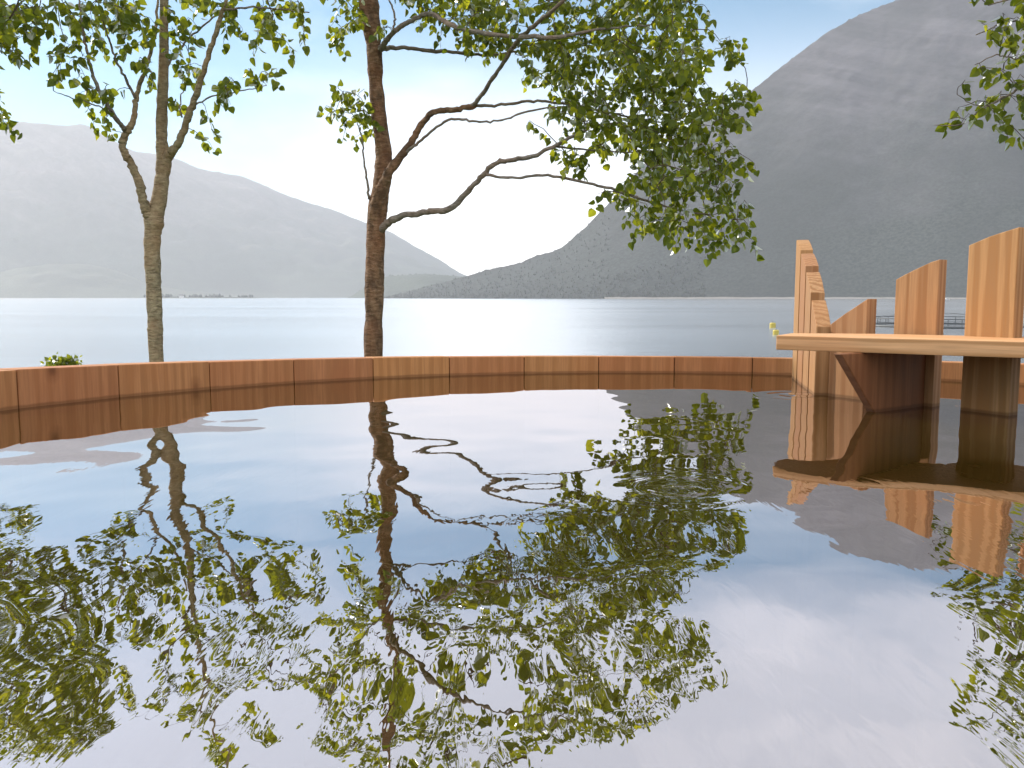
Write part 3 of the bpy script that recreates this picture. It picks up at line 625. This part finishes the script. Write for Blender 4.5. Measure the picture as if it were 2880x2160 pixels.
# --- third birch: trunk outside the left edge
trunk = [(-420, 1020, 44, 0), (-415, 800, 42, 0), (-410, 600, 40, 0), (-395, 380, 36, 0), (-360, 150, 30, 0), (-330, -80, 24, 0), (-300, -300, 16, 0), (-270, -520, 6, 0)]
brs = [
 [(-405, 480, 16, 0), (-320, 420, 13, 0), (-220, 390, 10, 0), (-100, 360, 6, 0), (0, 335, 4, 0)],
 [(-385, 300, 16, 0), (-280, 200, 12, -.1), (-150, 120, 9, -.15), (-30, 60, 6, -.2), (80, 40, 4, -.2)],
 [(-350, 60, 15, 0), (-220, -60, 11, .1), (-80, -140, 8, .1), (60, -220, 5, .1)],
 [(-315, -200, 12, 0), (-180, -330, 9, -.1), (-40, -400, 5, -.1)],
]
cl = [(60, 40, 80, 40, 18, -.2, .2), (40, 100, 75, 45, 14, -.2, .15), (90, 75, 55, 35, 7, -.2, .1), (20, 150, 45, 25, 4, -.2, .1), (15, 335, 30, 25, 5, 0, .05), (-10, 365, 40, 22, 6, 0, .05),
 (-120, 60, 120, 110, 46, -.1, .3), (-120, 220, 110, 100, 30, 0, .25), (-130, 370, 90, 60, 12, 0, .2),
 (30, -110, 130, 100, 54, 0, .3), (-180, -120, 140, 110, 54, 0, .35), (60, -250, 120, 90, 40, 0, .3), (-150, -300, 170, 110, 62, 0, .35), (20, -400, 140, 90, 40, 0, .3), (-140, -440, 110, 80, 26, 0, .25), (-40, -520, 120, 70, 18, 0, .25), (-330, 40, 80, 90, 10, 0, .2)]
tree('birch_tree', 'leafy birch at the left edge showing only drooping branch ends', 4.2, trunk, brs, cl, M['bark_grey'], 37, dens=.75)

# --- fourth birch: trunk outside the right edge
trunk = [(3260, 1060, 60, 0), (3255, 800, 56, 0), (3265, 500, 50, 0), (3250, 250, 44, 0), (3230, 0, 36, 0), (3240, -300, 24, 0), (3230, -700, 8, 0)]
brs = [
 [(3258, 330, 20, 0), (3150, 300, 15, 0), (3010, 240, 11, 0), (2900, 235, 8, 0), (2830, 270, 6, 0), (2760, 310, 5, 0), (2700, 350, 4, 0), (2628, 352, 2, 0)],
 [(3245, 150, 18, 0), (3100, 120, 12, .1), (2950, 90, 8, .1), (2850, 60, 5, .1), (2745, 98, 3, .1)],
 [(3235, 40, 16, 0), (3080, -30, 11, -.1), (2920, -20, 7, -.1), (2780, 15, 3, -.1)],
 [(2900, 160, 5, .05), (2850, 165, 4, .05), (2800, 156, 3, .05), (2742, 182, 2, .05)],
 [(2830, 272, 4, 0), (2760, 300, 3, 0), (2692, 266, 2, 0)],
]
cl = [(2840, 5, 40, 25, 4, -.1, .08), (2760, 20, 20, 15, 2, -.1, .05), (2830, 100, 45, 40, 9, .08, .08), (2765, 105, 20, 18, 2, .1, .05), (2810, 130, 30, 25, 3, .06, .06), (2860, 160, 30, 30, 4, .05, .08),
 (2850, 230, 40, 40, 8, 0, .1), (2780, 225, 35, 25, 4, 0, .06), (2840, 300, 50, 40, 10, 0, .1), (2760, 330, 45, 25, 7, 0, .06), (2710, 265, 22, 20, 2, 0, .04), (2690, 355, 35, 10, 3, 0, .04), (2830, 355, 30, 20, 4, 0, .06), (2868, 410, 14, 25, 2, 0, .04),
 (3000, 60, 100, 120, 40, 0, .25), (3000, 260, 90, 90, 30, 0, .2), (3150, 120, 100, 200, 50, 0, .3), (2980, -120, 110, 80, 26, 0, .25), (3150, -200, 120, 130, 34, 0, .3), (2960, -300, 100, 70, 16, 0, .25), (3150, -450, 130, 110, 24, 0, .3)]
tree('birch_tree', 'bright leafed birch at the right edge reaching in above the slat screen', 3.6, trunk, brs, cl, M['bark_grey'], 41)

# --- low bush whose top shows over the rim on the left
def bush():
    c = at(178, 1042, 5.2); rg = np.random.default_rng(6)
    root = thing('bush', (c[0], c[1], -1.0), 'small round green bush peeping over the rim at the left', 'bush')
    V, Fc = [], []; Vs, Fs = [], []
    for k in range(60):
        a = rg.uniform(0, 6.28); r = rg.uniform(0, .15); top = np.array((c[0] + r * .55 * math.cos(a), c[1] + r * .6 * math.sin(a), c[2] - .005 + .055 * (1 - (r / .26) ** 2) - rg.uniform(0, .05)))
        P = [np.array((c[0] + .3 * r * math.cos(a), c[1] + .3 * r * math.sin(a), -1.)), np.array((c[0] + r * .5 * math.cos(a), c[1] + r * .5 * math.sin(a), -.5)), top]
        S = smooth_path(P, 5); tube(S, np.linspace(.006, .0015, len(S)), 4, Vs, Fs)
        for j in range(26):
            p = S[int(rg.uniform(4, len(S)))  if rg.uniform() < .6 else -1] + rg.normal(0, .022, 3)
            add_leaf(V, Fc, p, rg.normal(size=3) + np.array((0, 0, .5)), rg.normal(size=3), rg.uniform(.018, .034), rg)
    obj('foliage', V, Fc, M['leaf'], root); obj('stem', Vs, Fs, M['twig'], root)
bush()

# ---------------------------------------------------------------- things on the fjord
def paint(name, col, rough=.5):
    s = NT(name); s.bsdf(s.mix(s.noise(s.mapped((1, 1, 1)), 5, 4), tuple(c * .8 for c in col), col), rough); return s.m
M['buoy'] = paint('buoy_plastic', (.62, .50, .10)); M['white'] = paint('white_paint', (.8, .8, .8)); M['dark'] = paint('dark_plastic', (.05, .055, .06)); M['roof'] = paint('slate_roof', (.1, .09, .09)); M['pipe'] = paint('pen_pipe', (.10, .11, .12)); M['net'] = paint('bird_net_rope', (.13, .14, .15))
def lathe(prof, c, n=20):
    V = []; Fc = []
    for r, z in prof:
        for k in range(n): V.append((c[0] + r * math.cos(2 * math.pi * k / n), c[1] + r * math.sin(2 * math.pi * k / n), c[2] + z))
    for i in range(len(prof) - 1):
        for k in range(n): Fc.append((i * n + k, i * n + (k + 1) % n, (i + 1) * n + (k + 1) % n, (i + 1) * n + k))
    Fc += [tuple(range(n))[::-1], tuple((len(prof) - 1) * n + k for k in range(n))]
    return V, Fc
for (x, y, lab) in ((2173, 921, 'yellow mooring buoy floating farther out, left of the slat screen'), (2182, 941, 'yellow mooring buoy floating nearer, just above the shelf end')):
    p = atz(x, y, SEA); rr = 8.0 / F * np.linalg.norm(p)
    b = thing('buoy', tuple(p), lab, 'buoy', 'yellow mooring buoys')
    obj('float', *lathe([(rr * .55, -rr * .5), (rr * .95, -rr * .35), (rr, 0), (rr, rr * 1.3), (rr * .85, rr * 1.55), (rr * .3, rr * 1.62)], p), M['buoy'], b, smooth=False)
    obj('mooring_eye', *lathe([(rr * .12, rr * 1.6), (rr * .12, rr * 2.0), (rr * .05, rr * 2.05)], p, 8), M['dark'], b)

def fish_pen():
    c = atz(2640, 917, SEA); c[2] = SEA; RR = 9.6
    root = thing('fish_pen', tuple(c), 'round floating fish pen with railing behind the slat screen', 'fish pen')
    n = 72; ringpts = lambda r, z: np.array([(c[0] + r * math.cos(2 * math.pi * k / n), c[1] + r * math.sin(2 * math.pi * k / n), SEA + z) for k in range(n + 1)])
    for r in (RR, RR + .7): obj('float_ring', *tube(ringpts(r, .12), [.16] * (n + 1), 8), M['pipe'], root, smooth=True)
    for z in (1.15, ): obj('hand_rail', *tube(ringpts(RR - .1, z), [.07] * (n + 1), 6), M['pipe'], root, smooth=True)
    for k in range(36):
        a = 2 * math.pi * k / 36; p = np.array((c[0] + (RR - .1) * math.cos(a), c[1] + (RR - .1) * math.sin(a), SEA))
        obj('post', *tube([p + (0, 0, .1), p + (0, 0, .6), p + (0, 0, 1.15)], [.06] * 3, 6), M['pipe'], root)
    V, Fc = [], []
    for z in (.4, .65, .9): tube(ringpts(RR - .12, z), [.015] * (n + 1), 4, V, Fc)
    obj('side_net', V, Fc, M['net'], root)
    V, Fc = [], []
    for k in range(12):
        a = 2 * math.pi * k / 12; e = np.array((c[0] + RR * math.cos(a), c[1] + RR * math.sin(a), SEA + 1.15)); m_ = np.array((c[0], c[1], SEA + 1.9)); tube([e, (e + m_) / 2 + (0, 0, .1), m_], [.015] * 3, 4, V, Fc)
    obj('top_net', V, Fc, M['net'], root)
fish_pen()

def boat():
    p = atz(2663, 842, SEA); p = np.array((p[0], p[1], 0)); p = p / np.linalg.norm(p) * 1500; p[2] = SEA
    root = thing('motor_boat', tuple(p), 'tiny white motor boat far out under the mountain', 'boat')
    L, W = 8.5, 1.5; st = [(-.5, .8, .0), (-.2, 1, 0), (.2, .95, .05), (.42, .5, .2), (.5, .05, .35)]; V = []; Fc = []
    for u, ww, rise in st:
        for sx, z in ((-1, 1.2 + rise), (-.7, .1), (0, -.3), (.7, .1), (1, 1.2 + rise)): V.append((p[0] + u * L, p[1] + sx * W * ww, SEA + z))
    for i in range(4):
        for k in range(4): Fc.append((i * 5 + k, i * 5 + k + 1, i * 5 + k + 6, i * 5 + k + 5))
        Fc.append((i * 5 + 4, i * 5, i * 5 + 5, i * 5 + 9))
    Fc.append((0, 1, 2, 3, 4)); fixn(obj('hull', V, Fc, M['white'], root))
    q = [(p[0] - 1.6, p[1] - 1), (p[0] + 1.6, p[1] - 1), (p[0] + 1.6, p[1] + 1), (p[0] - 1.6, p[1] + 1)]
    obj('cabin', *prism(q, SEA + 1.1, SEA + 2.9), M['white'], root)
    q = [(p[0] - 1.3, p[1] - 1.03), (p[0] + 1.63, p[1] - 1.03), (p[0] + 1.63, p[1] + 1.03), (p[0] - 1.3, p[1] + 1.03)]
    obj('window', *prism(q, SEA + 2.0, SEA + 2.6), M['dark'], root)
boat()

def house(px, py, dist, s_, lab):
    d = ray(px, py); d = d / math.hypot(d[0], d[1]) * dist; x, y = d[0], d[1]; z = SEA + 4
    root = thing('farmhouse', (x, y, z), lab, 'house')
    q = [(x - 7 * s_, y - 4 * s_), (x + 7 * s_, y - 4 * s_), (x + 7 * s_, y + 4 * s_), (x - 7 * s_, y + 4 * s_)]
    obj('wall', *prism(q, z - 6, z + 5.5 * s_), M['white'], root)
    V = [(x - 7.6 * s_, y - 4.6 * s_, z + 5.3 * s_), (x + 7.6 * s_, y - 4.6 * s_, z + 5.3 * s_), (x + 7.6 * s_, y + 4.6 * s_, z + 5.3 * s_), (x - 7.6 * s_, y + 4.6 * s_, z + 5.3 * s_), (x - 7.6 * s_, y, z + 9.5 * s_), (x + 7.6 * s_, y, z + 9.5 * s_)]
    obj('roof', V, [(0, 1, 5, 4), (2, 3, 4, 5), (0, 4, 3), (1, 2, 5), (0, 3, 2, 1)], M['roof'], root)
    for k in (-4, 0, 4):
        q = [(x + (k - .8) * s_, y - 4.05 * s_), (x + (k + .8) * s_, y - 4.05 * s_), (x + (k + .8) * s_, y - 3.9 * s_), (x + (k - .8) * s_, y - 3.9 * s_)]
        obj('window', *prism(q, z + 2 * s_, z + 4 * s_), M['dark'], root)
house(510, 826, 3900, 1.25, 'tiny white farmhouse on the hazy far shore right of the grey birch trunk')
def spit():
    """low wooded point the house stands on"""
    V = []; nx, ny = 60, 14; rg = np.random.default_rng(8)
    for a in range(ny):
        for b in range(nx):
            px = 430 + (760 - 430) * b / (nx - 1); d = ray(px, 836); d = d / math.hypot(d[0], d[1]); r = 3800 + 500 * a / (ny - 1)
            V.append((d[0] * r, d[1] * r, SEA - 2 + 6.5 * math.sin(math.pi * min(1, a / (ny - 1) * 1.2 + .02) * .8) * min(1, (nx - 1 - b) / 14)))
    tag(obj('hill', V, [(a * nx + b, a * nx + b + 1, (a + 1) * nx + b + 1, (a + 1) * nx + b) for a in range(ny - 1) for b in range(nx - 1)], M['hill_far'], smooth=True), kind='structure')
    V, Fc = [], []
    for k in range(80):
        px = rg.choice((rg.normal(545, 22), rg.normal(605, 22), rg.normal(470, 20), rg.uniform(440, 720))); d = ray(px, 836); d = d / math.hypot(d[0], d[1]); r = rg.uniform(3950, 4250)
        h = rg.uniform(8, 20) * (1 if abs(px - 500) > 14 else .4); p = np.array((d[0] * r, d[1] * r, SEA + 1)); w_ = h * .38; b0 = len(V)
        for z, f in ((.1, .6), (.45, 1), (.8, .6)):
            for q in range(6): V.append(p + np.array((math.cos(q * 1.047) * w_ * f * rg.uniform(.7, 1.2), math.sin(q * 1.047) * w_ * f, h * z)))
        V.append(p + (0, 0, h)); V.append(p)
        for i in range(2):
            for q in range(6): Fc.append((b0 + i * 6 + q, b0 + i * 6 + (q + 1) % 6, b0 + i * 6 + 6 + (q + 1) % 6, b0 + i * 6 + 6 + q))
        for q in range(6): Fc += [(b0 + 12 + q, b0 + 12 + (q + 1) % 6, b0 + 18), (b0 + (q + 1) % 6, b0 + q, b0 + 19)]
    tag(obj('far_wood', V, Fc, M['hill_far']), 'pale hazy clump of trees round the farmhouse on the far shore', 'trees', kind='stuff')
spit()
